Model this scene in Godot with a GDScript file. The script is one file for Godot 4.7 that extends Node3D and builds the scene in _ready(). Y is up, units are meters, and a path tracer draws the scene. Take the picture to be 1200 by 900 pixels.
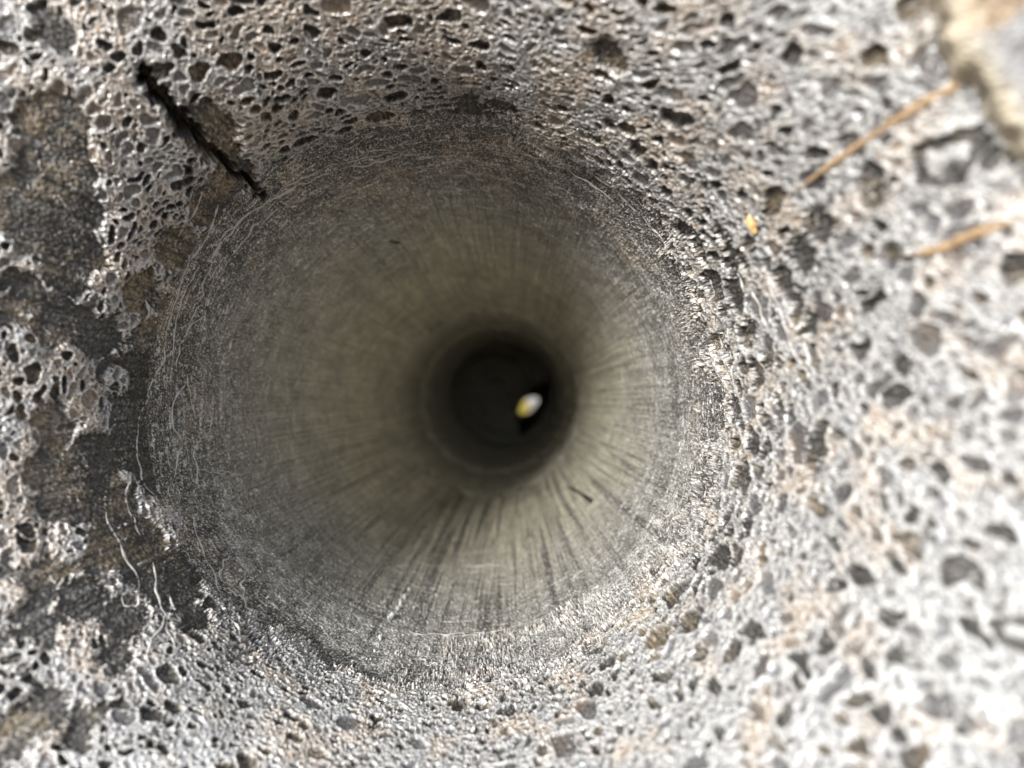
extends Node3D
# A macro look into the mouth of a hollow, dark, scraped tube whose flared lip carries a crust of dried froth.
# Lengths below are in bore radii; S turns them into metres.
const S := 0.03
const NT := 2200          # steps round the lip
const NR := 450           # steps from the mouth of the bore out over the lip
const BT := 1440          # steps round the bore
const BR := 230           # steps down the bore
const T0 := -0.16         # the lip's sheet starts a little way down the bore
const WOOD := 0
const FROTH := 1
const CRACK := 2
const FLAP := 3

var lip_d_a := [2.7, 2.5, 2.3, 2.12, 2.0, 1.9]
var lip_r_a := [1.0, 1.04, 1.14, 1.33, 1.62, 2.1]
var lip_d_b := [2.7, 2.38, 2.05, 1.72, 1.42, 1.2]
var lip_r_b := [1.0, 1.02, 1.07, 1.16, 1.36, 1.75]
var bore_r := [1.0, 0.915, 0.82, 0.715, 0.6]
# where froth begins on the lip, every 30 degrees round it
var froth_from := [0.0, 0.02, 0.05, 0.07, 0.11, 0.20, 0.22, 0.17, 0.06, -0.02, -0.06, -0.04]

# [degrees round the lip, share of the way out, radius]
var bare_patches := [[19.2, 0.230, 0.048], [21.8, 0.268, 0.037], [13.5, 0.252, 0.042], [11.5, 0.225, 0.032], [5.2, 0.255, 0.04], [12.8, 0.093, 0.035], [18.8, 0.157, 0.034], [23.8, 0.165, 0.045], [25.2, 0.315, 0.035], [5.8, 0.100, 0.035], [1.0, 0.315, 0.025], [28.8, 0.175, 0.033], [33.0, 0.195, 0.033], [99.2, -0.025, 0.063], [94.2, -0.055, 0.052], [106.5, -0.012, 0.044], [112.8, -0.025, 0.051], [142.8, 0.605, 0.102], [146.2, 0.555, 0.112], [154.2, 0.562, 0.136], [153.0, 0.492, 0.127], [158.2, 0.440, 0.104], [164.5, 0.518, 0.07], [165.8, 0.453, 0.065], [167.8, 0.343, 0.092], [159.5, 0.245, 0.073], [149.0, 0.193, 0.092], [138.8, 0.183, 0.098], [132.0, 0.205, 0.086], [152.2, -0.002, 0.106], [169.5, 0.443, 0.088], [170.0, 0.525, 0.07], [166.8, 0.145, 0.088], [174.0, 0.272, 0.056], [172.5, 0.097, 0.078], [183.0, 0.430, 0.083], [189.5, 0.438, 0.083], [189.2, 0.330, 0.103], [187.2, 0.177, 0.116], [194.8, 0.425, 0.083], [196.8, 0.310, 0.11], [195.0, 0.040, 0.141], [179.2, -0.007, 0.125], [201.5, 0.482, 0.091], [204.5, 0.550, 0.098], [203.5, 0.375, 0.085], [205.2, 0.280, 0.127], [209.0, 0.455, 0.069], [211.0, 0.542, 0.063], [210.8, 0.605, 0.065], [214.5, 0.393, 0.075], [213.2, 0.232, 0.13], [210.2, 0.032, 0.123], [219.0, 0.463, 0.053], [219.0, 0.613, 0.06], [219.0, 0.675, 0.062], [222.5, 0.558, 0.047], [220.5, 0.242, 0.071], [223.8, 0.600, 0.035], [24.0, 0.528, 0.051], [21.8, 0.472, 0.054], [19.5, 0.407, 0.047], [16.0, 0.420, 0.037], [12.0, 0.440, 0.037], [25.8, 0.635, 0.039], [24.2, 0.630, 0.027], [62.2, 0.458, 0.052], [60.3, 0.453, 0.038], [134.0, 0.700, 0.052], [129.2, 0.375, 0.091], [129.8, 0.295, 0.055], [27.5, 0.288, 0.036], [30.5, 0.288, 0.031], [6.8, 0.242, 0.037], [8.0, 0.295, 0.036], [354.2, 0.433, 0.05], [352.5, 0.425, 0.037], [5.0, 0.603, 0.028], [17.8, 0.625, 0.025]]
var froth_isles := [[140.0, 0.460, 0.119], [144.2, 0.377, 0.107], [150.8, 0.375, 0.08], [159.2, 0.360, 0.048], [164.0, 0.338, 0.033], [139.8, 0.333, 0.065], [134.8, 0.430, 0.068], [159.5, 0.580, 0.049], [163.8, 0.575, 0.054], [172.2, 0.520, 0.085], [175.5, 0.468, 0.1], [173.8, 0.393, 0.076], [175.3, 0.255, 0.056], [179.2, 0.355, 0.07], [179.2, 0.498, 0.073], [200.5, 0.443, 0.067], [185.0, 0.508, 0.079], [194.0, 0.535, 0.084], [199.2, 0.522, 0.065], [204.5, 0.583, 0.057], [212.2, 0.600, 0.062], [215.2, 0.585, 0.05], [216.2, 0.455, 0.025], [212.5, 0.510, 0.039], [219.8, 0.530, 0.063], [215.0, 0.540, 0.045], [229.5, 0.565, 0.094], [214.8, 0.623, 0.049], [222.2, 0.643, 0.042], [237.2, 0.458, 0.123], [227.0, 0.490, 0.049], [226.0, 0.400, 0.057], [247.0, 0.393, 0.126]]
var big_holes := [[48.2, 0.420, 0.048], [24.5, 0.713, 0.065, 1], [13.0, 0.583, 0.026], [7.3, 0.542, 0.027], [353.8, 0.617, 0.027], [326.2, 0.440, 0.039], [327.5, 0.555, 0.037], [326.0, 0.562, 0.025], [339.8, 0.583, 0.032], [342.8, 0.627, 0.027], [344.5, 0.695, 0.036], [340.8, 0.765, 0.04, 1], [339.8, 0.728, 0.024], [57.2, 0.593, 0.03], [119.8, 0.478, 0.041], [124.0, 0.498, 0.045], [129.0, 0.542, 0.045], [128.5, 0.593, 0.024], [108.8, 0.312, 0.038], [116.2, 0.278, 0.033], [175.5, 0.475, 0.041], [172.0, 0.407, 0.026], [13.5, 0.663, 0.022], [12.2, 0.752, 0.027], [347.2, 0.548, 0.025], [356.0, 0.575, 0.02], [348.8, 0.633, 0.023], [342.2, 0.525, 0.021], [353.0, 0.663, 0.022], [354.8, 0.700, 0.025], [328.0, 0.655, 0.023], [328.2, 0.690, 0.024], [334.2, 0.680, 0.027, 1], [325.2, 0.653, 0.019], [320.8, 0.588, 0.024], [317.0, 0.448, 0.023], [322.0, 0.425, 0.028], [315.2, 0.570, 0.02], [311.8, 0.530, 0.017], [311.5, 0.475, 0.027, 1], [36.8, 0.718, 0.022], [22.8, 0.765, 0.024], [33.8, 0.492, 0.02], [36.5, 0.450, 0.021], [40.0, 0.413, 0.019], [33.5, 0.410, 0.021], [2.8, 0.482, 0.022], [0.0, 0.542, 0.021], [356.5, 0.500, 0.019], [337.0, 0.540, 0.021], [333.5, 0.475, 0.022], [335.8, 0.380, 0.022], [1.0, 0.635, 0.019], [3.5, 0.695, 0.022], [82.2, 0.395, 0.036], [81.5, 0.340, 0.026], [97.8, 0.238, 0.039], [102.0, 0.160, 0.058], [109.2, 0.145, 0.041], [97.5, 0.030, 0.043], [117.5, 0.173, 0.041], [77.2, 0.427, 0.02], [59.3, 0.363, 0.03], [56.0, 0.365, 0.03], [62.2, 0.360, 0.023], [48.5, 0.345, 0.023], [121.0, 0.177, 0.035], [117.0, 0.470, 0.02], [327.5, 0.738, 0.024], [331.2, 0.758, 0.02], [321.5, 0.657, 0.019], [303.2, 0.407, 0.021], [308.0, 0.387, 0.021], [301.5, 0.330, 0.022], [296.5, 0.347, 0.02], [312.0, 0.413, 0.023], [349.0, 0.725, 0.025], [354.0, 0.732, 0.021], [347.0, 0.705, 0.021]]
var crack_spots := [[130.3, 0.565, 0.017], [130.3, 0.522, 0.02], [130.8, 0.500, 0.023], [130.8, 0.470, 0.015], [130.8, 0.425, 0.021], [131.2, 0.390, 0.019], [131.2, 0.343, 0.018], [131.5, 0.302, 0.019], [131.2, 0.255, 0.017], [131.5, 0.205, 0.014], [130.5, 0.165, 0.013], [130.3, 0.115, 0.016], [131.2, 0.048, 0.012], [130.5, -0.007, 0.009]]
var thread_lines := [
	[Vector2(150.2, 0.107), Vector2(158.2, 0.078), Vector2(164.5, 0.070), Vector2(170.5, 0.048), Vector2(175.8, 0.097), Vector2(182.5, 0.150), Vector2(188.8, 0.183), Vector2(193.8, 0.175), Vector2(197.5, 0.145), Vector2(202.8, 0.147)],
	[Vector2(138.5, -0.005), Vector2(141.8, 0.028), Vector2(147.2, 0.002), Vector2(155.5, -0.027), Vector2(158.0, -0.005)],
	[Vector2(159.5, -0.057), Vector2(163.2, -0.027), Vector2(167.2, -0.017), Vector2(172.0, -0.015)],
	[Vector2(173.5, -0.050), Vector2(179.2, -0.068), Vector2(183.5, -0.080)],
	[Vector2(175.5, -0.042), Vector2(180.0, -0.017), Vector2(184.5, -0.012), Vector2(188.5, -0.030), Vector2(195.2, 0.018)],
	[Vector2(189.8, -0.065), Vector2(195.5, -0.057), Vector2(199.5, -0.055)],
	[Vector2(198.0, 0.328), Vector2(205.0, 0.323), Vector2(210.8, 0.312), Vector2(213.8, 0.353), Vector2(213.0, 0.380), Vector2(210.8, 0.375)],
	[Vector2(207.8, 0.248), Vector2(213.5, 0.285), Vector2(218.5, 0.315), Vector2(224.5, 0.363)],
	[Vector2(218.5, 0.315), Vector2(220.3, 0.282), Vector2(215.2, 0.258)],
	[Vector2(203.2, -0.017), Vector2(210.5, 0.025), Vector2(217.2, 0.040), Vector2(221.5, 0.093)],
	[Vector2(216.8, 0.107), Vector2(221.2, 0.113), Vector2(227.5, 0.155), Vector2(230.0, 0.188)],
	[Vector2(193.8, 0.242), Vector2(197.5, 0.258), Vector2(200.8, 0.252), Vector2(203.8, 0.250)],
	[Vector2(218.5, 0.315), Vector2(220.3, 0.380), Vector2(221.5, 0.415)],
	[Vector2(222.2, 0.312), Vector2(225.0, 0.335)],
	[Vector2(201.2, 0.127), Vector2(204.8, 0.120)],
	[Vector2(145.0, 0.002), Vector2(135.5, -0.002), Vector2(123.5, -0.032), Vector2(108.2, -0.068), Vector2(94.8, -0.075)],
	[Vector2(145.2, -0.045), Vector2(136.2, -0.042), Vector2(128.5, -0.060)],
	[Vector2(133.0, -0.002), Vector2(123.8, -0.017), Vector2(115.0, -0.030), Vector2(105.8, -0.052), Vector2(98.3, -0.060)],
	[Vector2(137.8, 0.153), Vector2(144.8, 0.093), Vector2(151.0, 0.105)],
	[Vector2(137.8, 0.240), Vector2(142.8, 0.210), Vector2(148.3, 0.200)],
	[Vector2(160.0, 0.210), Vector2(163.8, 0.190)],
	[Vector2(150.2, 0.040), Vector2(156.8, 0.042), Vector2(162.2, 0.032), Vector2(170.2, 0.000)],
	[Vector2(23.5, 0.177), Vector2(16.8, 0.165), Vector2(9.0, 0.147), Vector2(1.8, 0.143)],
	[Vector2(24.8, 0.262), Vector2(18.8, 0.265), Vector2(12.0, 0.262), Vector2(5.2, 0.260)],
	[Vector2(21.0, 0.302), Vector2(15.0, 0.312), Vector2(9.0, 0.338), Vector2(4.2, 0.357)],
	[Vector2(21.0, 0.367), Vector2(15.5, 0.377), Vector2(9.2, 0.395), Vector2(4.8, 0.413)],
	[Vector2(29.5, 0.145), Vector2(22.0, 0.120), Vector2(12.8, 0.073), Vector2(4.2, 0.042)],
	[Vector2(179.2, -0.453), Vector2(193.5, -0.443), Vector2(201.5, -0.465)],
	[Vector2(184.0, -0.290), Vector2(193.8, -0.285), Vector2(201.8, -0.295)],
	[Vector2(181.5, -0.195), Vector2(188.2, -0.230)],
	[Vector2(242.2, -0.372), Vector2(251.0, -0.453)],
	[Vector2(269.2, -0.502), Vector2(283.0, -0.490)],
	[Vector2(273.2, -0.417), Vector2(285.8, -0.362)],
	[Vector2(248.0, -0.237), Vector2(255.2, -0.225)],
	[Vector2(271.8, -0.220), Vector2(280.8, -0.177)],
	[Vector2(259.5, -0.162), Vector2(272.2, -0.170), Vector2(285.2, -0.160)],
	[Vector2(262.5, 0.097), Vector2(270.5, 0.050), Vector2(280.0, 0.073)],
	[Vector2(256.8, 0.058), Vector2(263.2, 0.157), Vector2(267.0, 0.200)],
	[Vector2(75.2, -0.040), Vector2(63.5, -0.030), Vector2(50.3, -0.032)],
	[Vector2(58.2, 0.005), Vector2(45.5, 0.000), Vector2(32.8, 0.000)],
	[Vector2(74.2, 0.385), Vector2(72.2, 0.455)],
	[Vector2(118.0, -0.150), Vector2(107.0, -0.125), Vector2(95.5, -0.130), Vector2(83.2, -0.130)]]
var streak_line := [Vector2(252.0, 0.357), Vector2(252.8, 0.275), Vector2(252.8, 0.203), Vector2(253.3, 0.107), Vector2(253.3, 0.010), Vector2(253.5, -0.065), Vector2(253.5, -0.120), Vector2(253.5, -0.203), Vector2(254.0, -0.267), Vector2(254.2, -0.338)]
var flap_edge := [Vector2(40.5, 0.818), Vector2(37.0, 0.795), Vector2(33.8, 0.782), Vector2(30.0, 0.775), Vector2(27.2, 0.775), Vector2(24.8, 0.778), Vector2(22.0, 0.780), Vector2(19.2, 0.790)]
var fibre_line := [Vector2(29.5, 0.530), Vector2(29.8, 0.590), Vector2(30.0, 0.643), Vector2(30.0, 0.688), Vector2(30.0, 0.730), Vector2(29.8, 0.770)]
var second_fibre_line := [Vector2(16.8, 0.657), Vector2(16.5, 0.688), Vector2(16.8, 0.718), Vector2(16.8, 0.740), Vector2(16.8, 0.762)]
var chip_spot := [Vector2(29.5, 0.400)]
var hair_line := [Vector2(317.0, -0.755), Vector2(319.8, -0.640), Vector2(321.5, -0.525)]
var speck_line := [Vector2(114.5, -0.402), Vector2(113.0, -0.422), Vector2(112.0, -0.435)]

var n_low := FastNoiseLite.new()
var n_mid := FastNoiseLite.new()
var n_fine := FastNoiseLite.new()
var streaks := FastNoiseLite.new()
var hoops := FastNoiseLite.new()
var crossed := FastNoiseLite.new()
var last := [0.0, 0.0, 0.0, 0.0, 0.0]
var n_grit := FastNoiseLite.new()
var n_warp := FastNoiseLite.new()
var n_bead := FastNoiseLite.new()
var n_tint := FastNoiseLite.new()
var rng := RandomNumberGenerator.new()
var la_d := PackedFloat32Array()
var la_r := PackedFloat32Array()
var lb_d := PackedFloat32Array()
var lb_r := PackedFloat32Array()
var base := PackedVector3Array()
var face := PackedVector3Array()
var flap_pts := PackedVector3Array()
var lift := PackedFloat32Array()
var m_wood: StandardMaterial3D
var m_froth: StandardMaterial3D
var m_bore: StandardMaterial3D
var m_plain := {}


func spline(a: Array, x: float) -> float:
	var n := a.size() - 1
	x = clampf(x, 0.0, 1.0) * n
	var i := mini(int(x), n - 1)
	var p0: float = a[i - 1] if i > 0 else 2.0 * a[0] - a[1]
	var p3: float = a[i + 2] if i + 2 <= n else 2.0 * a[n] - a[n - 1]
	return cubic_interpolate(a[i], a[i + 1], p0, p3, x - i)


func side(th: float) -> float:
	var w := cos(th + 0.35) * 0.5 + 0.5
	return w * w * (3.0 - 2.0 * w)


# the surface of the hollow: t > 0 out over the lip, t < 0 down the bore
func surf(th: float, t: float) -> Vector3:
	if t < 0.0:
		var q := minf(-t, 1.0)
		var r := spline(bore_r, q)
		return Vector3(r * cos(th) + 0.096 * q * q, r * sin(th) - 0.01 * q * q, -(2.7 + 2.1 * q))
	var w := side(th)
	var rad := lerpf(spline(lip_r_a, t), spline(lip_r_b, t), w)
	return Vector3(rad * cos(th), rad * sin(th), -lerpf(spline(lip_d_a, t), spline(lip_d_b, t), w))


func surf_normal(th: float, t: float) -> Vector3:
	var a := surf(th + 0.01, t) - surf(th - 0.01, t)
	var b := surf(th, t + 0.01) - surf(th, t - 0.01)
	var n := a.cross(b).normalized()
	var p := surf(th, t)
	return n if n.dot(Vector3(-p.x, -p.y, 0.3)) > 0.0 else -n


func noise(kind: int, freq: float, sd: int, oct := 1) -> FastNoiseLite:
	var n := FastNoiseLite.new()
	n.noise_type = kind
	n.frequency = freq
	n.seed = sd
	n.fractal_type = FastNoiseLite.FRACTAL_FBM if oct > 1 else FastNoiseLite.FRACTAL_NONE
	n.fractal_octaves = oct
	return n


func noise_map(size: int, freq: float, sd: int, oct := 3, kind := FastNoiseLite.TYPE_SIMPLEX) -> NoiseTexture2D:
	var t := NoiseTexture2D.new()
	t.width = size
	t.height = size
	t.seamless = true
	t.generate_mipmaps = false
	t.noise = noise(kind, freq, sd, oct)
	return t


func surface(c: Color, rough: float, painted := false) -> StandardMaterial3D:
	var m := StandardMaterial3D.new()
	m.albedo_color = c.linear_to_srgb() if not painted else Color.WHITE
	m.vertex_color_use_as_albedo = painted
	m.roughness = rough
	return m


func grainy(m: StandardMaterial3D, tex: Texture2D, per_unit: float, depth: float) -> void:
	m.uv1_triplanar = true
	m.uv1_scale = Vector3.ONE * per_unit / S
	m.heightmap_enabled = true
	m.heightmap_texture = tex
	m.heightmap_scale = depth * S * 100.0


func part(called: String, mesh: Mesh, m: Material, parent: Node) -> MeshInstance3D:
	var o := MeshInstance3D.new()
	o.name = called
	o.mesh = mesh
	o.material_override = m
	parent.add_child(o, true)
	return o


func thing(called: String, label: String, category: String, at := Vector3.ZERO) -> Node3D:
	var o := Node3D.new()
	o.name = called
	o.position = at
	o.set_meta("label", label)
	o.set_meta("category", category)
	add_child(o, true)
	return o


func make_mesh(v: PackedVector3Array, n: PackedVector3Array, idx: PackedInt32Array, c := PackedColorArray()) -> ArrayMesh:
	var arr := []
	arr.resize(Mesh.ARRAY_MAX)
	arr[Mesh.ARRAY_VERTEX] = v
	if n.size():
		arr[Mesh.ARRAY_NORMAL] = n
	if c.size():
		arr[Mesh.ARRAY_COLOR] = c
	arr[Mesh.ARRAY_INDEX] = idx
	var m := ArrayMesh.new()
	m.add_surface_from_arrays(Mesh.PRIMITIVE_TRIANGLES, arr)
	return m


func smooth(v: PackedVector3Array, idx: PackedInt32Array) -> PackedVector3Array:
	var n := PackedVector3Array()
	n.resize(v.size())
	for k in range(0, idx.size(), 3):
		var a := idx[k]
		var b := idx[k + 1]
		var c := idx[k + 2]
		var f := (v[c] - v[a]).cross(v[b] - v[a])
		n[a] += f
		n[b] += f
		n[c] += f
	for k in n.size():
		n[k] = n[k].normalized()
	return n


# a surface of revolution about its own bent axis: rows of [depth, radius, x of axis, y of axis]
func ring_shape(rows: Array, steps: int, wobble := 0.0, inward := true) -> ArrayMesh:
	var v := PackedVector3Array()
	var idx := PackedInt32Array()
	for j in rows.size():
		for i in steps:
			var th := TAU * i / steps
			var r: float = rows[j][1] + wobble * n_mid.get_noise_3d(cos(th) * 1.2, sin(th) * 1.2, rows[j][0])
			v.append(Vector3(r * cos(th) + rows[j][2], r * sin(th) + rows[j][3], -rows[j][0]) * S)
	for j in rows.size() - 1:
		for i in steps:
			var a := j * steps + i
			var b := j * steps + (i + 1) % steps
			if inward:
				idx.append_array([a, a + steps, b, b, a + steps, b + steps])
			else:
				idx.append_array([a, b, a + steps, b, b + steps, a + steps])
	return make_mesh(v, smooth(v, idx), idx)


# a bent strand of changing thickness through points (bore radii)
func strand(pts: Array, radii: Array, sides := 6, jitter := 0.0) -> ArrayMesh:
	var c := Curve3D.new()
	c.bake_interval = 0.012
	for k in pts.size():
		var t: Vector3 = (pts[mini(k + 1, pts.size() - 1)] - pts[maxi(k - 1, 0)]) / 6.0
		c.add_point(pts[k], -t, t)
	var length := c.get_baked_length()
	var n := maxi(4, int(length / 0.012))
	var v := PackedVector3Array()
	var idx := PackedInt32Array()
	for k in n + 1:
		var p := c.sample_baked(length * k / n)
		var d := (c.sample_baked(minf(length, length * k / n + 0.01)) - c.sample_baked(maxf(0.0, length * k / n - 0.01))).normalized()
		var u := d.cross(Vector3(0.3, 0.2, 1.0)).normalized()
		var w := d.cross(u)
		var at := float(k) / n * (radii.size() - 1)
		var i := mini(int(at), radii.size() - 2)
		var r: float = lerpf(radii[i], radii[i + 1], at - i) * (1.0 + jitter * n_fine.get_noise_3dv(p * 20.0))
		for s in sides:
			var a := TAU * s / sides
			v.append((p + (u * cos(a) + w * sin(a)) * r) * S)
	for k in n:
		for s in sides:
			var a := k * sides + s
			var b := k * sides + (s + 1) % sides
			idx.append_array([a, a + sides, b, b, a + sides, b + sides])
	for s in range(1, sides - 1):
		idx.append_array([0, s, s + 1, n * sides, n * sides + s + 1, n * sides + s])
	return make_mesh(v, smooth(v, idx), idx)


func roughen(line: Array) -> Array:
	var out := []
	for k in line.size() - 1:
		var long: float = line[k].distance_to(line[k + 1])
		var n := maxi(2, int((line[k + 1] - line[k]).length() / 1.6))
		for s in n:
			out.append(line[k].lerp(line[k + 1], float(s) / n) + Vector2(rng.randf_range(-0.45, 0.45), rng.randf_range(-0.005, 0.005)))
	out.append(line[line.size() - 1])
	return out


func on_surface(line: Array, above: float) -> Array:
	var out := []
	for p in line:
		var th := deg_to_rad(p.x)
		out.append(surf(th, p.y) + surf_normal(th, p.y) * (above + lift_at(th, p.y)))
	return out


# the bare inside: black-brown, streaked along the bore, with browner scabs and pale specks of old froth
func stain(low: float, mid: float, fine: float, grain: float, grit: float) -> Color:
	var c := Color(0.066, 0.059, 0.052).lerp(Color(0.25, 0.19, 0.118), smoothstep(0.0, 0.6, low + 0.6 * mid + 0.3 * fine))
	c = c.lerp(Color(0.012, 0.012, 0.012), smoothstep(0.05, 0.45, 0.7 * grain + 0.4 * fine + 0.4 * mid) * 0.8)
	c = c.lerp(Color(0.15, 0.145, 0.14), smoothstep(0.15, 0.5, -grain + 0.2 * mid) * 0.5)
	c *= 1.0 + 0.8 * fine + 0.5 * grit
	return c.lerp(Color(0.40, 0.37, 0.34), smoothstep(0.36, 0.6, 0.7 * fine + 0.4 * grit + 0.25 * mid) * 0.7)


# the scraped inside of the bore: olive grey, going to stained and speckled at its mouth; scratched along, round and slantwise
func bore_look(th: float, q: float, p: Vector3, low: float, mid: float, fine: float, grain: float, grit: float) -> Color:
	var cx := cos(th)
	var cy := sin(th)
	var z := -p.z
	var along := streaks.get_noise_3d(cx * 15.0, cy * 15.0, z * 0.30)
	var thin := streaks.get_noise_3d(cx * 95.0, cy * 95.0, z * 1.3 + 9.0)
	along = maxf(along, 0.9 * streaks.get_noise_3d(cx * 34.0 + 3.0, cy * 34.0, z * 0.5))
	var hoop := hoops.get_noise_3d(cx * 2.2, cy * 2.2, z * 70.0)
	var slant := crossed.get_noise_3d(cx * 9.0 + z * 26.0, cy * 9.0, z * 26.0)
	var slant_b := crossed.get_noise_3d(cx * 26.0 - z * 12.0, cy * 26.0, z * 12.0 + 5.0)
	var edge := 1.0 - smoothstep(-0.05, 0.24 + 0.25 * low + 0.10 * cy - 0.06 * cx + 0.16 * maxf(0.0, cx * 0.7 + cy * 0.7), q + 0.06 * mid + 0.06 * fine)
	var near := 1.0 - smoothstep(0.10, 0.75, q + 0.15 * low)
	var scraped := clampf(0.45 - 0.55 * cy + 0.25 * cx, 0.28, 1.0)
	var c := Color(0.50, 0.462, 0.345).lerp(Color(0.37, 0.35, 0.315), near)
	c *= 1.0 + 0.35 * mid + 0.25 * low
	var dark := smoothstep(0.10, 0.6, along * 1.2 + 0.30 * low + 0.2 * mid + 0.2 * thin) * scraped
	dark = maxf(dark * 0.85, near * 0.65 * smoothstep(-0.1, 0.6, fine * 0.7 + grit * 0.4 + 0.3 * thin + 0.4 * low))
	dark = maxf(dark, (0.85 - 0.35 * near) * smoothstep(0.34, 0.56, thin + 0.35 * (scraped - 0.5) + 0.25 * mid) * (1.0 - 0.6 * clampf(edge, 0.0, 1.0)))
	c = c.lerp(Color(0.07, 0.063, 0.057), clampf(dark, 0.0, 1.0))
	c = c.lerp(stain(low, mid, fine, grain * 0.45, grit), clampf(edge, 0.0, 1.0) * 0.85)
	var pale := smoothstep(0.36, 0.62, hoop + 0.2 * mid) * 0.5 + smoothstep(0.42, 0.6, slant) * 0.55 + smoothstep(0.42, 0.6, slant_b) * 0.5 + smoothstep(0.36, 0.8, grit + 0.35 * fine) * 0.5
	c = c.lerp(Color(0.66, 0.63, 0.60), clampf(pale * (near * 0.75 + 0.25), 0.0, 0.85))
	c *= 1.0 + 0.4 * fine + (0.4 + 0.4 * near) * grit + 0.16 * hoop + 0.12 * thin
	last = [along, thin, hoop, slant, near]
	return c


func row_t(j: int) -> float:
	return T0 + (1.0 - T0) * j / (NR - 1)


func t_row(t: float) -> int:
	return int((t - T0) / (1.0 - T0) * (NR - 1))


func lift_at(th: float, t: float) -> float:
	if t < T0 or lift.is_empty():
		return 0.0
	return lift[clampi(t_row(t), 0, NR - 1) * NT + int(fposmod(th, TAU) / TAU * NT) % NT]


func _ready() -> void:
	var camera := Camera3D.new()
	camera.name = "camera"
	var lens := CameraAttributesPhysical.new()
	lens.frustum_focal_length = 23.2
	lens.frustum_focus_distance = 2.7 * S
	lens.exposure_aperture = 15.0
	lens.frustum_near = 0.002
	lens.frustum_far = 50.0
	camera.attributes = lens
	camera.position = Vector3(0.25, 0.03, 0.0) * S
	camera.rotation.x = atan(15.0 / 870.0)
	add_child(camera)

	var sky := ProceduralSkyMaterial.new()
	sky.sky_top_color = Color(0.72, 0.77, 0.84)
	sky.sky_horizon_color = Color(0.88, 0.9, 0.93)
	sky.ground_horizon_color = Color(0.62, 0.6, 0.56)
	sky.ground_bottom_color = Color(0.4, 0.37, 0.33)
	var env := Environment.new()
	env.background_mode = Environment.BG_SKY
	env.sky = Sky.new()
	env.sky.sky_material = sky
	env.background_energy_multiplier = 1.05
	env.tonemap_mode = Environment.TONE_MAPPER_LINEAR
	env.tonemap_exposure = 1.65
	env.sdfgi_enabled = true
	env.ssao_enabled = true
	env.ssil_enabled = true
	var world := WorldEnvironment.new()
	world.name = "world"
	world.environment = env
	add_child(world)

	var sun := DirectionalLight3D.new()
	sun.name = "sun"
	sun.light_energy = 1.15
	sun.light_color = Color(1.0, 1.0, 0.99)
	sun.light_angular_distance = 18.0
	sun.shadow_enabled = true
	add_child(sun)
	sun.look_at_from_position(Vector3.ZERO, Vector3(0.50, -0.34, -0.80), Vector3.UP)

	rng.seed = 4711
	n_low = noise(FastNoiseLite.TYPE_SIMPLEX_SMOOTH, 2.2, 3, 3)
	n_mid = noise(FastNoiseLite.TYPE_SIMPLEX_SMOOTH, 9.0, 5, 2)
	n_fine = noise(FastNoiseLite.TYPE_SIMPLEX, 60.0, 7, 2)
	streaks = noise(FastNoiseLite.TYPE_SIMPLEX, 1.0, 31, 3)
	hoops = noise(FastNoiseLite.TYPE_SIMPLEX, 1.0, 37, 3)
	crossed = noise(FastNoiseLite.TYPE_SIMPLEX, 1.0, 41, 2)
	n_grit = noise(FastNoiseLite.TYPE_SIMPLEX, 150.0, 19, 1)
	n_warp = noise(FastNoiseLite.TYPE_SIMPLEX_SMOOTH, 8.0, 17, 3)
	n_tint = noise(FastNoiseLite.TYPE_SIMPLEX_SMOOTH, 4.5, 11, 3)
	n_bead = noise(FastNoiseLite.TYPE_CELLULAR, 42.0, 13)
	n_bead.cellular_return_type = FastNoiseLite.RETURN_DISTANCE
	n_bead.cellular_jitter = 0.9
	m_wood = surface(Color.WHITE, 0.5, true)
	m_froth = surface(Color.WHITE, 0.27, true)
	m_froth.metallic_specular = 0.6
	m_froth.clearcoat_enabled = true
	m_froth.clearcoat = 1.0
	m_froth.clearcoat_roughness = 0.2
	m_bore = surface(Color.WHITE, 0.34, true)
	m_bore.metallic_specular = 0.8
	m_bore.metallic = 0.25
	var grit := noise_map(512, 0.08, 21, 3)
	grainy(m_wood, grit, 1.6, 0.007)
	grainy(m_froth, grit, 1.6, 0.006)
	grainy(m_bore, noise_map(1024, 0.05, 23, 4), 1.0, 0.006)
	m_bore.uv1_scale = Vector3(0.10, 0.10, 1.6) / S   # scraped round and round

	var tube := thing("hollow_tube", "dark hollow tube with scraped grey bore and frothy pale crust on its flared mouth", "tube")
	var began := Time.get_ticks_msec()
	build_lip(tube)
	print("lip ", Time.get_ticks_msec() - began)
	began = Time.get_ticks_msec()
	build_bore(tube)
	print("bore ", Time.get_ticks_msec() - began)
	build_depths(tube)
	build_small_things(tube)


# ---------------------------------------------------------------- the lip

func bend(p: Vector3) -> Vector3:
	var a := n_warp.get_noise_3dv(p)
	var b := n_warp.get_noise_3dv(p + Vector3(7.3, 1.1, 3.9))
	var c := n_warp.get_noise_3dv(p + Vector3(2.7, 8.2, 5.3))
	return Vector3(p.x, p.y, (p.z + 2.45) * lerpf(1.9, 0.85, smoothstep(0.45, 0.95, side(atan2(p.y, p.x))))) + Vector3(a, b, c) * 0.045


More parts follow.
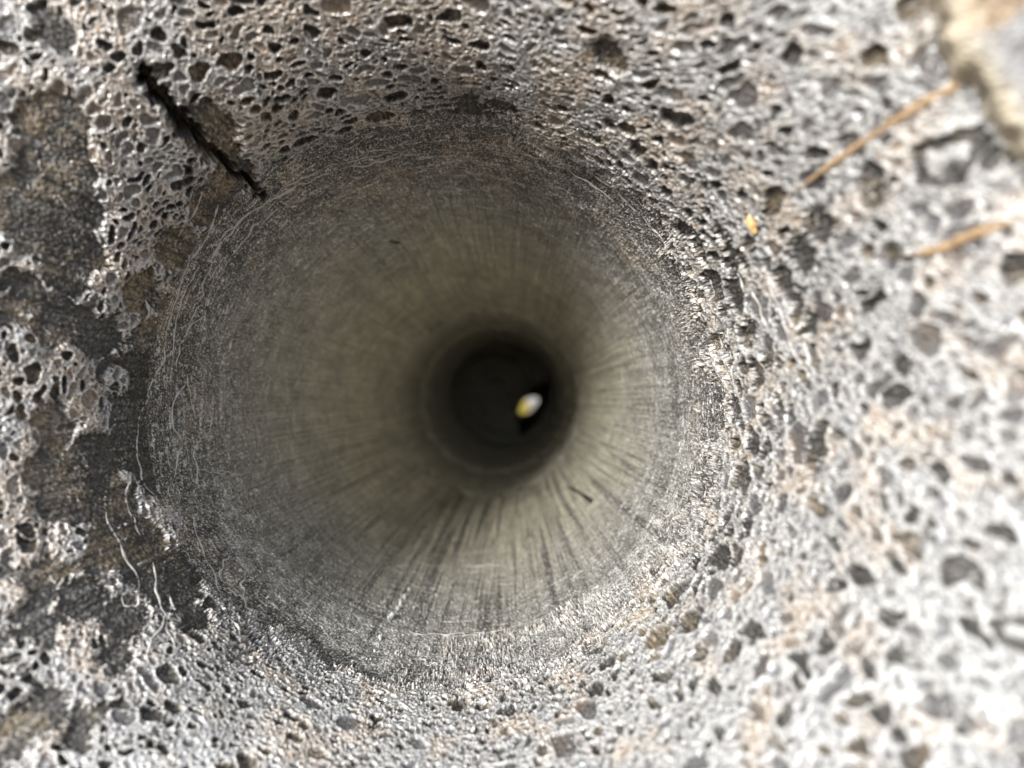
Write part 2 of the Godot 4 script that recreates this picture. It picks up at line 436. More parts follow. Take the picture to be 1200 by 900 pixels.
func build_lip(tube: Node3D) -> void:
	var N := NT * NR
	base.resize(N)
	face.resize(N)
	for j in NR:
		for i in NT:
			base[j * NT + i] = surf(TAU * i / NT, row_t(j))
	for j in NR:
		var j0 := maxi(j - 1, 0) * NT
		var j1 := mini(j + 1, NR - 1) * NT
		for i in NT:
			var a := base[j * NT + (i + 1) % NT] - base[j * NT + (i + NT - 1) % NT]
			var b := base[j1 + i] - base[j0 + i]
			face[j * NT + i] = b.cross(a).normalized()
	if face[NT * 40].x > 0.0:
		for k in N:
			face[k] = -face[k]

	# fields laid over the lip: how far inside a froth isle, a bare patch, the crack
	var isle := field(froth_isles, N, 1.35)
	var bare := field(bare_patches, N, 1.35)
	var crack := crack_field(N)

	# bubbles are packed in a space bent by noise and squeezed along the bore, so that none of them is round
	var bent := PackedVector3Array()
	bent.resize(N)
	for k in N:
		bent[k] = bend(base[k])

	# bubbles of many sizes, packed without much overlap
	var centre := PackedVector3Array()
	var radius := PackedFloat32Array()
	var open := PackedByteArray()
	var where := PackedVector2Array()
	var grid := {}
	var cell := 0.1
	var listed := big_holes.size()
	for h in big_holes:
		var th := deg_to_rad(h[0])
		centre.append(bend(surf(th, h[1])))
		radius.append(h[2])
		open.append(2 if h.size() > 3 else 1)
		where.append(Vector2(th, h[1]))
	for k in centre.size():
		var c := Vector3i((centre[k] / cell).floor())
		if not grid.has(c):
			grid[c] = PackedInt32Array()
		grid[c].append(k)
	for pass_ in 6:
		var size_hi: float = [0.068, 0.045, 0.030, 0.021, 0.0145, 0.010][pass_]
		var size_lo: float = [0.045, 0.030, 0.021, 0.0145, 0.010, 0.0075][pass_]
		var tries: int = [500, 2600, 7000, 17000, 30000, 42000][pass_]
		for k in tries:
			var th := rng.randf() * TAU
			var t := T0 + pow(rng.randf(), 1.15) * (0.97 - T0)
			var r := rng.randf_range(size_lo, size_hi)
			var flat := surf(th, t)
			var p := bend(flat)
			var top := maxf(0.0, sin(th))
			var right := side(th)
			var wish := 0.25 + 0.9 * n_low.get_noise_3dv(flat * 1.7)
			var lip_edge := clampf(1.3 - t / 0.34, 0.0, 1.0) * right * clampf(1.6 * cos(th - 0.1) - 0.2, 0.0, 1.0)
			if pass_ == 0 and rng.randf() > 0.03 + 0.10 * (1.0 - right) * (1.0 - top) + 0.9 * lip_edge:
				continue
			if pass_ == 1 and rng.randf() > 0.06 + wish * 0.25 + 0.9 * lip_edge + 0.25 * right:
				continue
			if pass_ > 2 and rng.randf() < 0.75 * lip_edge:
				continue
			if pass_ < 3 and th > 4.0 and th < 5.6 and rng.randf() > 0.15 + 0.6 * t:
				continue
			if pass_ == 2 and rng.randf() > 0.40 + wish:
				continue
			var clear := true
			var lo := Vector3i(((p - Vector3.ONE * (r + 0.08)) / cell).floor())
			var hi := Vector3i(((p + Vector3.ONE * (r + 0.08)) / cell).floor())
			for x in range(lo.x, hi.x + 1):
				for y in range(lo.y, hi.y + 1):
					for z in range(lo.z, hi.z + 1):
						var near = grid.get(Vector3i(x, y, z))
						if near == null:
							continue
						for q in near:
							var s := (r + radius[q]) * (0.86 if q >= listed else 1.04)
							if centre[q].distance_squared_to(p) < s * s:
								clear = false
								break
						if not clear:
							break
					if not clear:
						break
				if not clear:
					break
			if not clear:
				continue
			var c := Vector3i((p / cell).floor())
			if not grid.has(c):
				grid[c] = PackedInt32Array()
			grid[c].append(centre.size())
			var chance := (0.42 if r > 0.018 else 0.26) + 0.5 * n_low.get_noise_3dv(flat * 2.3 + Vector3(5, 0, 0))
			chance += 0.8 * clampf(1.0 - t / 0.32, 0.0, 1.0)
			chance -= 0.22 * right * clampf((t - 0.3) * 4.0, 0.0, 1.0)
			centre.append(p)
			radius.append(r)
			open.append(1 if rng.randf() < chance else 0)
			where.append(Vector2(th, t))
	print("bubbles ", centre.size())

	# nearest and second nearest bubble wall at every point
	var f1 := PackedFloat32Array()
	var f2 := PackedFloat32Array()
	var who := PackedInt32Array()
	f1.resize(N)
	f2.resize(N)
	who.resize(N)
	f1.fill(0.05)
	f2.fill(0.06)
	who.fill(-1)
	for k in centre.size():
		var p := centre[k]
		var r := radius[k]
		var reach := r * 1.5 + 0.016
		var th := where[k].x
		var flat := surf(th, where[k].y)
		var t := where[k].y
		var along := (surf(th, minf(t + 0.01, 1.0)) - surf(th, t - 0.01)).length() / 0.02
		var round_ := Vector2(flat.x, flat.y).length()
		var dj := int(ceil(reach * 1.7 / along / (1.0 - T0) * (NR - 1))) + 1
		var di := int(ceil(reach * 1.5 / round_ / TAU * NT)) + 1
		var ic := int(th / TAU * NT)
		var jc := t_row(t)
		for j in range(maxi(0, jc - dj), mini(NR - 1, jc + dj) + 1):
			for ii in range(ic - di, ic + di + 1):
				var at := j * NT + posmod(ii, NT)
				var d := bent[at].distance_to(p)
				if d > reach:
					continue
				d -= r
				if d < f1[at]:
					f2[at] = f1[at]
					f1[at] = d
					who[at] = k
				elif d < f2[at]:
					f2[at] = d

	for p in flap_edge:
		flap_pts.append(surf(deg_to_rad(p.x), p.y))
	# what each point is and how high it stands
	lift.resize(N)
	var kind := PackedByteArray()
	kind.resize(N)
	var tint := PackedColorArray()
	tint.resize(N)
	for j in NR:
		lip_row(j, centre, radius, open, f1, f2, who, isle, bare, crack, kind, tint)

	var v := PackedVector3Array()
	v.resize(N)
	for k in N:
		v[k] = (base[k] + face[k] * lift[k]) * S
	var nrm := PackedVector3Array()
	nrm.resize(N)
	for j in NR:
		var j0 := maxi(j - 1, 0) * NT
		var j1 := mini(j + 1, NR - 1) * NT
		for i in NT:
			var a := v[j * NT + (i + 1) % NT] - v[j * NT + (i + NT - 1) % NT]
			var b := v[j1 + i] - v[j0 + i]
			var n := b.cross(a).normalized()
			nrm[j * NT + i] = n if n.dot(face[j * NT + i]) > 0.0 else -n
	split_lip(tube, kind, v, nrm, tint)


func field(spots: Array, N: int, stretch: float) -> PackedFloat32Array:
	var out := PackedFloat32Array()
	out.resize(N)
	out.fill(-1.0)
	for s in spots:
		var th := deg_to_rad(s[0])
		var t: float = s[1]
		var r: float = s[2]
		var p := surf(th, t)
		var reach := r * 2.0
		var along := (surf(th, minf(t + 0.01, 1.0)) - surf(th, t - 0.01)).length() / (minf(t + 0.01, 1.0) - t + 0.01)
		var dj := int(ceil(reach / along / (1.0 - T0) * (NR - 1))) + 1
		var di := int(ceil(reach / Vector2(p.x, p.y).length() / TAU * NT)) + 1
		var ic := int(th / TAU * NT)
		var jc := t_row(t)
		for j in range(maxi(0, jc - dj), mini(NR - 1, jc + dj) + 1):
			for ii in range(ic - di, ic + di + 1):
				var at := j * NT + posmod(ii, NT)
				var d := 1.0 - base[at].distance_to(p) / r
				if d > out[at]:
					out[at] = d
	return out


func crack_field(N: int) -> PackedFloat32Array:
	var dense := []
	for k in crack_spots.size() - 1:
		var a: Array = crack_spots[k]
		var b: Array = crack_spots[k + 1]
		for s in 6:
			var w := s / 6.0
			dense.append([lerpf(a[0], b[0], w) + rng.randf_range(-0.7, 0.7), lerpf(a[1], b[1], w) + rng.randf_range(-0.006, 0.006), lerpf(a[2], b[2], w) * rng.randf_range(0.6, 1.1)])
	return field(dense, N, 1.0)


func lip_row(j: int, centre: PackedVector3Array, radius: PackedFloat32Array, open: PackedByteArray, f1: PackedFloat32Array, f2: PackedFloat32Array, who: PackedInt32Array, isle: PackedFloat32Array, bare: PackedFloat32Array, crack: PackedFloat32Array, kind: PackedByteArray, tint: PackedColorArray) -> void:
	var t := row_t(j)
	for i in NT:
		var at := j * NT + i
		var p := base[at]
		var th := TAU * i / NT
		var turn := th / TAU * 12.0
		var k0 := int(turn) % 12
		var from: float = lerpf(froth_from[k0], froth_from[(k0 + 1) % 12], turn - int(turn))
		var low := n_low.get_noise_3dv(p)
		var mid := n_mid.get_noise_3dv(p)
		var fine := n_fine.get_noise_3dv(p)
		var grit := n_grit.get_noise_3dv(p)
		var cover := clampf((t - from) * 4.0 + low * 0.75, -0.6, 0.5)
		if bare[at] > -0.9:
			cover = minf(cover, -bare[at] * 1.2 + 0.12)
		if isle[at] > -0.9:
			cover = maxf(cover, minf(isle[at] * 1.2 - 0.1, 0.5))
		cover += mid * 0.2 + fine * 0.05 + (fine * 0.30 + grit * 0.22) * clampf(0.6 + 0.9 * cos(th + 0.7), 0.0, 1.0)
		var e := f2[at] - f1[at]
		var inside := f1[at]
		var k := who[at]
		var wall := 0.0042 + 0.0035 * mid
		var h := 0.0
		var c: Color
		var what := WOOD
		var thread := false
		var bead := n_bead.get_noise_3dv(p)
		if cover > 0.0:
			what = FROTH
			var body := 0.007 + 0.010 * low + 0.012 * minf(maxf(cover, 0.0) * 2.5, 1.0)
			if k >= 0 and inside < 0.004:
				var rim := 1.0 - smoothstep(0.0, wall + 0.006, minf(e, absf(inside) * 1.4 + 0.0))
				var deep := smoothstep(wall, wall + 0.010, minf(e * 0.8, -inside * 1.2 + wall * 0.4))
				if open[k] == 2 and inside < -radius[k] * 0.50:
					h = 0.016 * smoothstep(0.50, 0.7, -inside / radius[k])
				elif open[k]:
					h = lerpf(body + 0.004 * rim, 0.0, deep)
					if minf(e, -inside * 2.0) > wall + 0.002:
						what = WOOD
				else:
					h = body + 0.004 * rim - minf(radius[k] * 0.25, 0.007) * deep
			else:
				h = body
			h = maxf(h, 0.0) * (smoothstep(0.0, 0.05, cover) * 0.7 + 0.3)
		elif k >= 0 and low * 0.8 + mid * 0.5 > 0.02 and e < 0.0034 and inside < 0.0 and (k * 7919) % 100 < 55:
			what = FROTH
			h = 0.007 * (1.0 - e / 0.0034)
			thread = true
		var orange := smoothstep(0.05, 0.55, n_tint.get_noise_3dv(p) + 0.17 + 0.16 * cos(th - 2.2) * clampf(t * 2.5, 0.0, 1.0))
		if what == FROTH:
			h -= 0.0042 * (bead + 0.4)
			h += 0.0014 * fine + 0.0012 * grit
			var milky := smoothstep(-0.25, 0.65, low * 0.9 + 0.9 * side(th) * clampf(t * 2.2, 0.0, 1.0) + 0.4 * mid + 0.2 * fine)
			c = Color(0.125, 0.104, 0.095).lerp(Color(0.25, 0.245, 0.245), milky).lerp(Color(0.38, 0.255, 0.15), orange * 0.75)
			var rib := 1.0 - smoothstep(minf(0.003, 0.12 * radius[k]), minf(0.011, 0.5 * radius[k]), minf(e, absf(inside) * 1.5)) if k >= 0 else 0.0
			c = c.lerp(stain(low, mid, fine, 0.0, grit), 0.55 * (1.0 - smoothstep(0.0, 0.35, cover)))
			c = c.lerp(Color(0.60, 0.57, 0.53), 0.9 if thread else rib * 0.7)
			if k >= 0 and open[k] == 2 and inside < -radius[k] * 0.5:
				c = c.lerp(Color(0.52, 0.50, 0.47), 0.8)
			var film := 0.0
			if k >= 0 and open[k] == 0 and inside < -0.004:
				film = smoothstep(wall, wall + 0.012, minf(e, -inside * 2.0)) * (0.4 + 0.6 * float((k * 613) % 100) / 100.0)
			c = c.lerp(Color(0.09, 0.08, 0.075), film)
			c *= 1.0 + 0.45 * fine + 0.2 * mid + 0.3 * (-bead - 0.45) + 0.45 * grit
		else:
			var grain := n_mid.get_noise_3d(cos(th) * 5.5, sin(th) * 5.5, t * 0.10 + 0.004 * mid)
			h += 0.006 * mid + 0.007 * grain * (0.3 + 0.7 * smoothstep(0.0, 0.15, t)) + 0.003 * fine + 0.001 * grit
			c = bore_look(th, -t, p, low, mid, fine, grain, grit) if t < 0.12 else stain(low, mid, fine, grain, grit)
		if t > 0.5 and th > 0.15 and th < 1.0:
			var over := flap_side(th, t, p) + 0.02 * mid + 0.012 * low
			if over > 0.0:
				what = FLAP
				h = 0.055 * smoothstep(0.0, 0.035, over) + 0.02 * low + 0.014 * mid + 0.004 * fine - 0.006 * bead
				c = Color(0.46, 0.39, 0.285).lerp(Color(0.25, 0.24, 0.235).lerp(Color(0.38, 0.27, 0.17), orange), smoothstep(0.03, 0.09, over)) * (1.0 + 0.5 * fine + 0.5 * mid + 0.4 * grit)
			elif over > -0.045:
				h -= 0.02 * smoothstep(-0.045, -0.02, over)
		if crack[at] > -0.2 + 0.6 * mid + 0.35 * fine:
			what = CRACK
			h = -0.11 * smoothstep(-0.2, 0.4, crack[at])
			c = stain(low, mid, fine, 0.0, grit)
		elif crack[at] > -0.9:
			h *= 1.0 - 0.4 * (crack[at] + 0.9)
		kind[at] = what
		c.a = 1.0
		tint[at] = Color(maxf(c.r, 0.006), maxf(c.g, 0.006), maxf(c.b, 0.006))
		lift[at] = h


# how far beyond the edge of the lifted flap a point lies (negative: on the froth's side)
func flap_side(th: float, t: float, p: Vector3) -> float:
	var best := INF
	var out := -1.0
	for k in flap_pts.size() - 1:
		var a := flap_pts[k]
		var b := flap_pts[k + 1]
		var w := clampf((p - a).dot(b - a) / a.distance_squared_to(b), 0.0, 1.0)
		var q := a.lerp(b, w)
		var d := p.distance_to(q)
		if d < best:
			best = d
			var n := surf_normal(th, t)
			out = d * (1.0 if (b - a).cross(p - a).dot(n) > 0.0 else -1.0)
	return out


# each island of froth and each burst bubble becomes a part of its own
func split_lip(tube: Node3D, kind: PackedByteArray, v: PackedVector3Array, nrm: PackedVector3Array, tint: PackedColorArray) -> void:
	var Q := NT * (NR - 1)
	var up := PackedInt32Array()
	up.resize(Q)
	var qk := PackedByteArray()
	qk.resize(Q)
	for q in Q:
		var j := q / NT
		var i := q % NT
		var i2 := j * NT + (i + 1) % NT
		var a := kind[q]
		var b := kind[i2]
		var c := kind[q + NT]
		qk[q] = a if a == b or a == c else (b if b == c else a)
		up[q] = q
	for q in Q:
		var i := q % NT
		for step in 2:
			var o := q + NT if step == 0 else (q + 1 if i < NT - 1 else q - NT + 1)
			if o >= Q or qk[o] != qk[q]:
				continue
			var a := q
			while up[a] != a:
				up[a] = up[up[a]]
				a = up[a]
			var b := o
			while up[b] != b:
				up[b] = up[up[b]]
				b = up[b]
			if a != b:
				up[maxi(a, b)] = mini(a, b)
	var size := {}
	for q in Q:
		var a := q
		while up[a] != a:
			a = up[a]
		up[q] = a
		size[a] = size.get(a, 0) + 1
	var order := size.keys()
	order.sort_custom(func(x, y): return size[x] > size[y] or size[x] == size[y] and x < y)
	var slot := {}
	var plan := []           # [name, material kind]
	var first := {}
	var count := {}
	for a in order:
		var what := qk[a]
		var n: int = count.get(what, 0)
		if not first.has(what):
			first[what] = true
			slot[a] = plan.size()
			plan.append([["stained_inner_face", "froth_crust", "crack_floor", "lifted_flap"][what], what])
		elif size[a] >= 70 and n < 290 and what != CRACK:
			count[what] = n + 1
			slot[a] = plan.size()
			plan.append([["burst_bubble", "froth_patch", "", "lifted_flap"][what], what])
		else:
			slot[a] = -1 - what
	var rest := {}
	var lists := []
	for k in plan.size():
		lists.append(PackedInt32Array())
	for what in 3:
		rest[what] = plan.size()
		plan.append([["small_burst_bubbles", "froth_specks", "crack_crumbs"][what], what])
		lists.append(PackedInt32Array())
	for q in Q:
		var s: int = slot[up[q]]
		lists[s if s >= 0 else rest[-1 - s]].append(q)
	var seen := PackedInt32Array()
	seen.resize(v.size())
	seen.fill(-1)
	var made := PackedInt32Array()
	made.resize(v.size())
	for s in plan.size():
		var quads: PackedInt32Array = lists[s]
		if quads.is_empty():
			continue
		var pv := PackedVector3Array()
		var pn := PackedVector3Array()
		var pc := PackedColorArray()
		var idx := PackedInt32Array()
		idx.resize(quads.size() * 6)
		var w := 0
		for q in quads:
			var i := q % NT
			var a := q
			var b := q + 1 if i < NT - 1 else q - NT + 1
			var c := q + NT
			var d := b + NT
			for p in [a, b, c, d]:
				if seen[p] != s:
					seen[p] = s
					made[p] = pv.size()
					pv.append(v[p])
					pn.append(nrm[p])
					pc.append(tint[p])
			idx[w] = made[a]
			idx[w + 1] = made[b]
			idx[w + 2] = made[c]
			idx[w + 3] = made[b]
			idx[w + 4] = made[d]
			idx[w + 5] = made[c]
			w += 6
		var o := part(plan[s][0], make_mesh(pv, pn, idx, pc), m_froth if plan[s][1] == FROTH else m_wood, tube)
		if plan[s][0] in ["small_burst_bubbles", "froth_specks", "crack_crumbs"]:
			o.set_meta("kind", "stuff")


# ---------------------------------------------------------------- the bore

func build_bore(tube: Node3D) -> void:
	var v := PackedVector3Array()
	var col := PackedColorArray()
	var nrm := PackedVector3Array()
	var N := BT * BR
	v.resize(N)
	col.resize(N)
	nrm.resize(N)
	for j in BR:
		var q := lerpf(-T0, 1.0, float(j) / (BR - 1))
		var r := spline(bore_r, q)
		var z := 2.7 + 2.1 * q
		for i in BT:
			var th := TAU * i / BT
			var cx := cos(th)
			var cy := sin(th)
			var p := Vector3(cx * r, cy * r, -z)
			var low := n_low.get_noise_3dv(p)
			var mid := n_mid.get_noise_3dv(p)
			var fine := n_fine.get_noise_3d(p.x * 1.6, p.y * 1.6, p.z * 0.8)
			var grit := n_grit.get_noise_3d(p.x * 1.2 + 4.0, p.y * 1.2, p.z * 0.7)
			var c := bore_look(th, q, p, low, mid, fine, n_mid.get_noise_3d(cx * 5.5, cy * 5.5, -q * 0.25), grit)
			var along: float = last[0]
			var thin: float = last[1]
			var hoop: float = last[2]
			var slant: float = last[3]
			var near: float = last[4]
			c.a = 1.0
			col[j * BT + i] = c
			var h := (0.003 * fine + 0.0022 * grit) * (0.4 + near) + 0.005 * along + 0.002 * thin + 0.0022 * hoop + 0.008 * low + 0.003 * mid + 0.002 * slant * near
			h = h * smoothstep(-T0, 0.04 - T0, q) - 0.004 * (1.0 - smoothstep(-T0, 0.01 - T0, q))
			v[j * BT + i] = Vector3((r - h) * cx + 0.096 * q * q, (r - h) * cy - 0.01 * q * q, -z) * S
	for j in BR:
		var j0 := maxi(j - 1, 0) * BT
		var j1 := mini(j + 1, BR - 1) * BT
		for i in BT:
			var a := v[j * BT + (i + 1) % BT] - v[j * BT + (i + BT - 1) % BT]
			var b := v[j1 + i] - v[j0 + i]
			var n := a.cross(b).normalized()
			nrm[j * BT + i] = n if n.x * v[j * BT + i].x + n.y * v[j * BT + i].y < 0.0 else -n
	var idx := PackedInt32Array()
	idx.resize(BT * (BR - 1) * 6)
	var w := 0
	for j in BR - 1:
		for i in BT:
			var a := j * BT + i
			var b := j * BT + (i + 1) % BT
			idx[w] = a
			idx[w + 1] = a + BT
			idx[w + 2] = b
			idx[w + 3] = b
			idx[w + 4] = a + BT
			idx[w + 5] = b + BT
			w += 6
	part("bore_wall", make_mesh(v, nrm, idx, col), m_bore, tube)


func build_depths(tube: Node3D) -> void:
	var olive := surface(Color(0.45, 0.42, 0.335), 0.5)
	grainy(olive, noise_map(256, 0.03, 51, 4), 1.2, 0.02)
	# the cone narrows in two worn steps to a throat that opens into a wider hollow, closed by a wall with a gap in it
	part("inner_collar", ring_shape([[4.79, 0.604, 0.096, -0.01], [4.82, 0.599, 0.098, -0.01], [4.9, 0.596, 0.1, -0.008], [5.2, 0.588, 0.108, -0.002], [5.7, 0.570, 0.12, 0.01]], 160, 0.03), olive, tube)
	part("inner_collar", ring_shape([[5.69, 0.573, 0.12, 0.01], [5.73, 0.548, 0.122, 0.012], [5.85, 0.54, 0.127, 0.015], [6.3, 0.525, 0.145, 0.03], [6.6, 0.485, 0.16, 0.045], [6.7, 0.475, 0.165, 0.05]], 160, 0.02), olive, tube)
	part("wide_hollow", ring_shape([[6.69, 0.48, 0.165, 0.05], [6.8, 0.56, 0.17, 0.05], [7.2, 0.66, 0.165, 0.055], [8.9, 0.76, 0.15, 0.07]], 120, 0.04), olive, tube)
	part("end_wall", end_wall(), olive, tube)
	part("far_chamber", ring_shape([[8.5, 0.74, 0.15, 0.07], [9.2, 1.0, 0.2, 0.0], [14.0, 1.0, 0.25, 0.0]], 96, 0.01), olive, tube)
	part("far_cap", far_cap(), olive, tube)
	var bark := surface(Color(0.14, 0.11, 0.08), 0.8)
	grainy(bark, noise_map(256, 0.03, 57, 4), 0.5, 0.05)
	part("outer_skin", outer_skin(), bark, tube)


# the wall at the end of the passage, with a leaf-shaped gap low on its right
func end_wall() -> ArrayMesh:
	var mid := Vector2(0.15, 0.07)
	var tip_a := Vector2(0.357, -0.419)
	var tip_b := Vector2(0.680, 0.216)
	var c := (tip_a + tip_b) * 0.5
	var axis := (tip_b - tip_a).normalized()
	var half := tip_a.distance_to(tip_b) * 0.5
	var across := Vector2(-axis.y, axis.x)
	var v := PackedVector3Array()
	var idx := PackedInt32Array()
	var A := 120
	var K := 40
	for k in K + 1:
		for i in A:
			var a := TAU * i / A
			var wide := 0.17 if sin(a) > 0.0 else 0.10
			var inner := c + axis * half * cos(a) + across * wide * sin(a) * sqrt(maxf(0.0, absf(sin(a))))
			var d := (inner - mid).normalized()
			var dir := axis * cos(a) + across * sin(a)
			var b := (c - mid).dot(dir)
			var far := -b + sqrt(maxf(0.0, b * b - (c - mid).length_squared() + 0.74 * 0.74))
			var outer := c + dir * maxf(far, 0.01)
			if (inner - mid).length() > 0.71:
				inner = mid + d * 0.71
			var s := inner.lerp(outer, float(k) / K)
			var rel := s - Vector2(0.12, 0.10)
			var swirl := rel.length() * 7.0 - rel.angle() * 0.5
			var z := 8.5 + 0.05 * sin(swirl * 3.0) + 0.03 * n_mid.get_noise_2d(s.x * 0.6, s.y * 0.6) - 0.05 * rel.length()
			if k == 0:
				z += 0.02
			v.append(Vector3(s.x, s.y, -z) * S)
	for k in K:
		for i in A:
			var a := k * A + i
			var b := k * A + (i + 1) % A
			idx.append_array([a, b, a + A, b, b + A, a + A])
	return make_mesh(v, smooth(v, idx), idx)


# the cap of the chamber behind, pierced by a small oval opening to the daylight
func far_cap() -> ArrayMesh:
	var v := PackedVector3Array()
	var idx := PackedInt32Array()
	var hole := Vector2(0.525, -0.131)
	var A := 48
	for ring in [[0, -14.0], [0, -14.1], [1, -14.1], [1, -14.0], [0, -14.0]]:
		for i in A:
			var a := TAU * i / A
			var o := Vector2(0.225 * cos(a), 0.125 * sin(a)).rotated(0.42) * (1.0 + 0.12 * sin(a * 3.0 + 0.7))
			var p := hole + o if ring[0] == 0 else Vector2(0.25, 0.0) + Vector2(cos(a), sin(a)) * 1.03
			v.append(Vector3(p.x, p.y, ring[1]) * S)
	for k in 4:
		for i in A:
			var a := k * A + i
			var b := k * A + (i + 1) % A
			idx.append_array([a, b, a + A, b, b + A, a + A])
	return make_mesh(v, PackedVector3Array(), idx)


func outer_skin() -> ArrayMesh:
	var v := PackedVector3Array()
	var idx := PackedInt32Array()
	var A := 180
	var rows := [[0.0, 0.0, 0.0], [0.06, 0.02, 0.0], [0.14, 0.16, 0.0], [0.16, 0.5, 0.05], [0.12, 1.2, 0.3], [0.1, 1.2, 0.55], [0.05, 1.2, 0.8], [0.0, 1.2, 1.0]]
	for row in rows:
		for i in A:
			var th := TAU * i / A
			var e := surf(th, 1.0)
			var dir := Vector2(cos(th), sin(th))
			var rim := Vector2(e.x, e.y).length()
			var rad: float = lerpf(rim + row[0], 1.25, row[2])
			var z: float = lerpf(e.z - row[1] * 0.5, -14.08, row[2])
			rad += 0.04 * n_low.get_noise_3d(dir.x, dir.y, z * 0.4) * (1.0 if row[1] > 0.1 and row[2] < 1.0 else 0.0)
			v.append(Vector3(dir.x * rad + 0.25 * row[2], dir.y * rad, z) * S)
	for k in rows.size() - 1:
		for i in A:
			var a := k * A + i
			var b := k * A + (i + 1) % A
			idx.append_array([a, b, a + A, b, b + A, a + A])
	return make_mesh(v, smooth(v, idx), idx)


# ---------------------------------------------------------------- small things

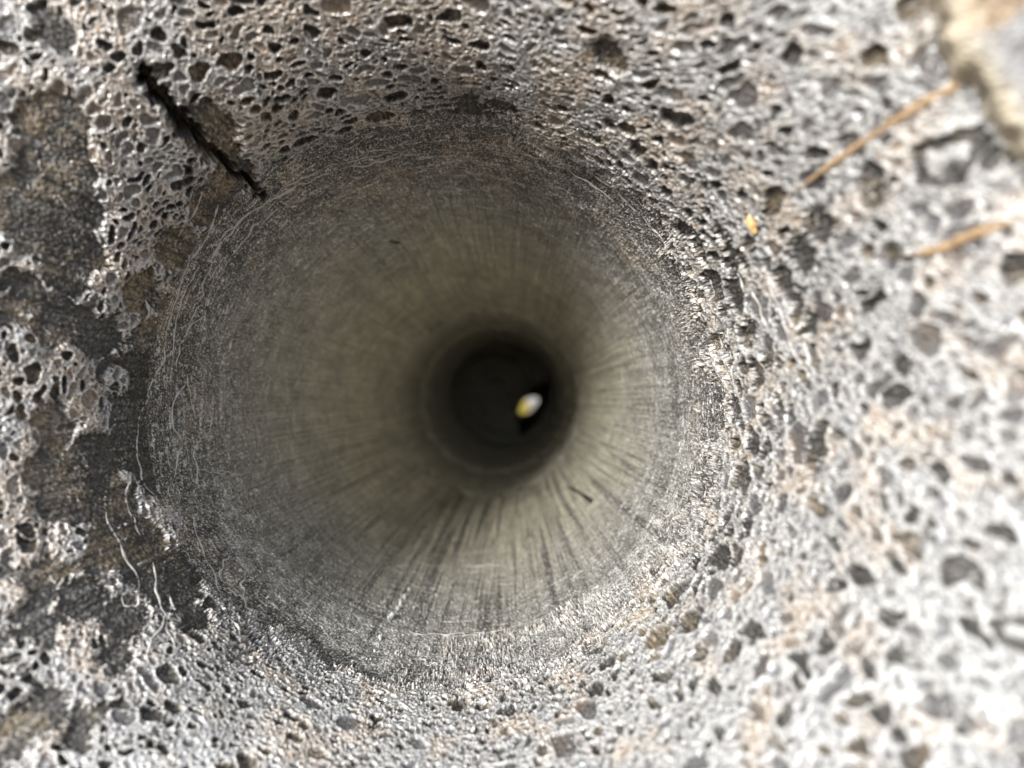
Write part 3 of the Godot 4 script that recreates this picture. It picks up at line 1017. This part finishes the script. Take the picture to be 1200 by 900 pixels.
func build_small_things(tube: Node3D) -> void:
	for line in thread_lines:
		var pts := on_surface(roughen(line), 0.0005)
		var r := rng.randf_range(0.0030, 0.0048) * (0.45 if line[0].y < -0.12 else 1.0)
		part("froth_thread", strand(pts, [r * 0.3, r * 1.1, r * 0.5, r * 1.4, r * 0.6, r * 0.4, r * 1.2, r * 0.7, r * 0.2], 6, 0.9), thread_skin(), tube)
	for n in 16:
		var th := rng.randf_range(1.9, 5.6)
		var t := rng.randf_range(-0.14, 0.22) if th < 4.2 else rng.randf_range(-0.12, 0.06)
		var line := []
		var veer := rng.randf_range(-0.6, 0.6)
		var dir := 1.0 if rng.randf() < 0.5 else -1.0
		for k in rng.randi_range(4, 11):
			line.append(Vector2(rad_to_deg(th), t))
			veer = clampf(veer + rng.randf_range(-0.7, 0.7), -1.3, 1.3)
			th += dir * 0.028 * cos(veer)
			t = clampf(t + 0.030 * sin(veer), -0.3, 0.4)
		var r := rng.randf_range(0.0018, 0.0034)
		part("froth_thread", strand(on_surface(roughen(line), 0.0), [r * 0.4, r * 1.2, r * 0.7, r * 1.3, r * 0.8, r * 0.3], 5, 0.7), thread_skin(), tube)
	var flakes := SurfaceTool.new()
	var along := on_surface(streak_line, 0.002)
	for k in 70:
		var w := rng.randf() * (along.size() - 1.001)
		var at: Vector3 = along[int(w)].lerp(along[int(w) + 1], w - int(w)) + Vector3(rng.randf_range(-1, 1), rng.randf_range(-1, 1), rng.randf_range(-1, 1)) * 0.010
		flakes.append_from(crumb(at, rng.randf_range(0.003, 0.009), k), 0, Transform3D())
	part("pale_scratch", flakes.commit(), plain_skin("scratch", Color(0.50, 0.50, 0.47), 0.45), tube)
	var straw := plain_skin("straw", Color(0.42, 0.275, 0.15), 0.5)
	small("plant_fibre", strand(on_surface(fibre_line, 0.004), [0.002, 0.007, 0.009, 0.007, 0.010, 0.009], 8, 0.5), straw, "long straight orange plant fibre slanting across the froth at upper right", "fibre", "orange plant fibres")
	small("plant_fibre", strand(on_surface(second_fibre_line, 0.004), [0.002, 0.009, 0.012, 0.011, 0.006], 8, 0.5), straw, "short blurred orange fibre by the right edge, below the longer straight fibre", "fibre", "orange plant fibres")
	var spot: Array = on_surface(chip_spot, 0.006)
	small("amber_chip", crumb(spot[0], 0.022, 3), plain_skin("amber", Color(0.62, 0.40, 0.16), 0.3), "tiny amber yellow chip stuck in the froth right of the dark mouth edge", "chip")
	small("black_bristle", strand(on_surface(hair_line, 0.010), [0.003, 0.010, 0.007, 0.006, 0.011, 0.012], 6, 0.3), plain_skin("bristle", Color(0.012, 0.011, 0.01), 0.6), "short black bristle lying on the lower right wall of the bore", "bristle")
	small("black_speck", strand(on_surface(speck_line, 0.004), [0.003, 0.006, 0.003], 6, 0.3), plain_skin("bristle", Color(0.012, 0.011, 0.01), 0.6), "tiny dark speck on the upper left wall of the bore", "speck")
	var leaf := surface(Color(0.97, 0.90, 0.52), 0.6)
	leaf.backlight_enabled = true
	leaf.backlight = Color(1.3, 1.22, 0.85)
	small("yellow_scrap", scrap(Vector3(0.413, -0.181, -14.14)), leaf, "small yellow scrap glowing in daylight at the far end of the tube", "scrap")


func thread_skin() -> StandardMaterial3D:
	return plain_skin("thread", Color(0.55, 0.51, 0.46), 0.35)


func plain_skin(key: String, c: Color, rough: float) -> StandardMaterial3D:
	if not m_plain.has(key):
		m_plain[key] = surface(c, rough)
		grainy(m_plain[key], noise_map(128, 0.05, 61, 3), 3.0, 0.006)
	return m_plain[key]


func small(called: String, mesh: Mesh, m: Material, label: String, category: String, group := "") -> void:
	var o := MeshInstance3D.new()
	o.name = called
	o.mesh = mesh
	o.material_override = m
	o.set_meta("label", label)
	o.set_meta("category", category)
	if group:
		o.set_meta("group", group)
	add_child(o, true)


func crumb(at: Vector3, r: float, sd: int) -> ArrayMesh:
	var v := PackedVector3Array()
	var idx := PackedInt32Array()
	var A := 10
	var K := 6
	for k in K + 1:
		for i in A:
			var a := TAU * i / A
			var b := PI * k / K
			var d := Vector3(sin(b) * cos(a), cos(b), sin(b) * sin(a))
			v.append((at + d * Vector3(0.8, 1.3, 0.6) * r * (1.0 + 0.8 * n_low.get_noise_3dv(d + Vector3(sd, 0, 0)))) * S)
	for k in K:
		for i in A:
			var a := k * A + i
			var b := k * A + (i + 1) % A
			idx.append_array([a, b, a + A, b, b + A, a + A])
	return make_mesh(v, PackedVector3Array(), idx)


func scrap(at: Vector3) -> ArrayMesh:
	var v := PackedVector3Array()
	var idx := PackedInt32Array()
	var A := 20
	for face_ in 2:
		v.append((at + Vector3(0, 0, -0.004 * face_)) * S)
		for i in A:
			var a := TAU * i / A
			v.append((at + Vector3(cos(a) * 0.16 * (1.0 + 0.1 * sin(a * 5.0)), sin(a) * 0.20, 0.02 * cos(a * 2.0) - 0.004 * face_)) * S)
	for i in A:
		var b := (i + 1) % A
		idx.append_array([0, 1 + b, 1 + i, A + 1, A + 2 + i, A + 2 + b, 1 + i, 1 + b, A + 2 + i, 1 + b, A + 2 + b, A + 2 + i])
	return make_mesh(v, PackedVector3Array(), idx)
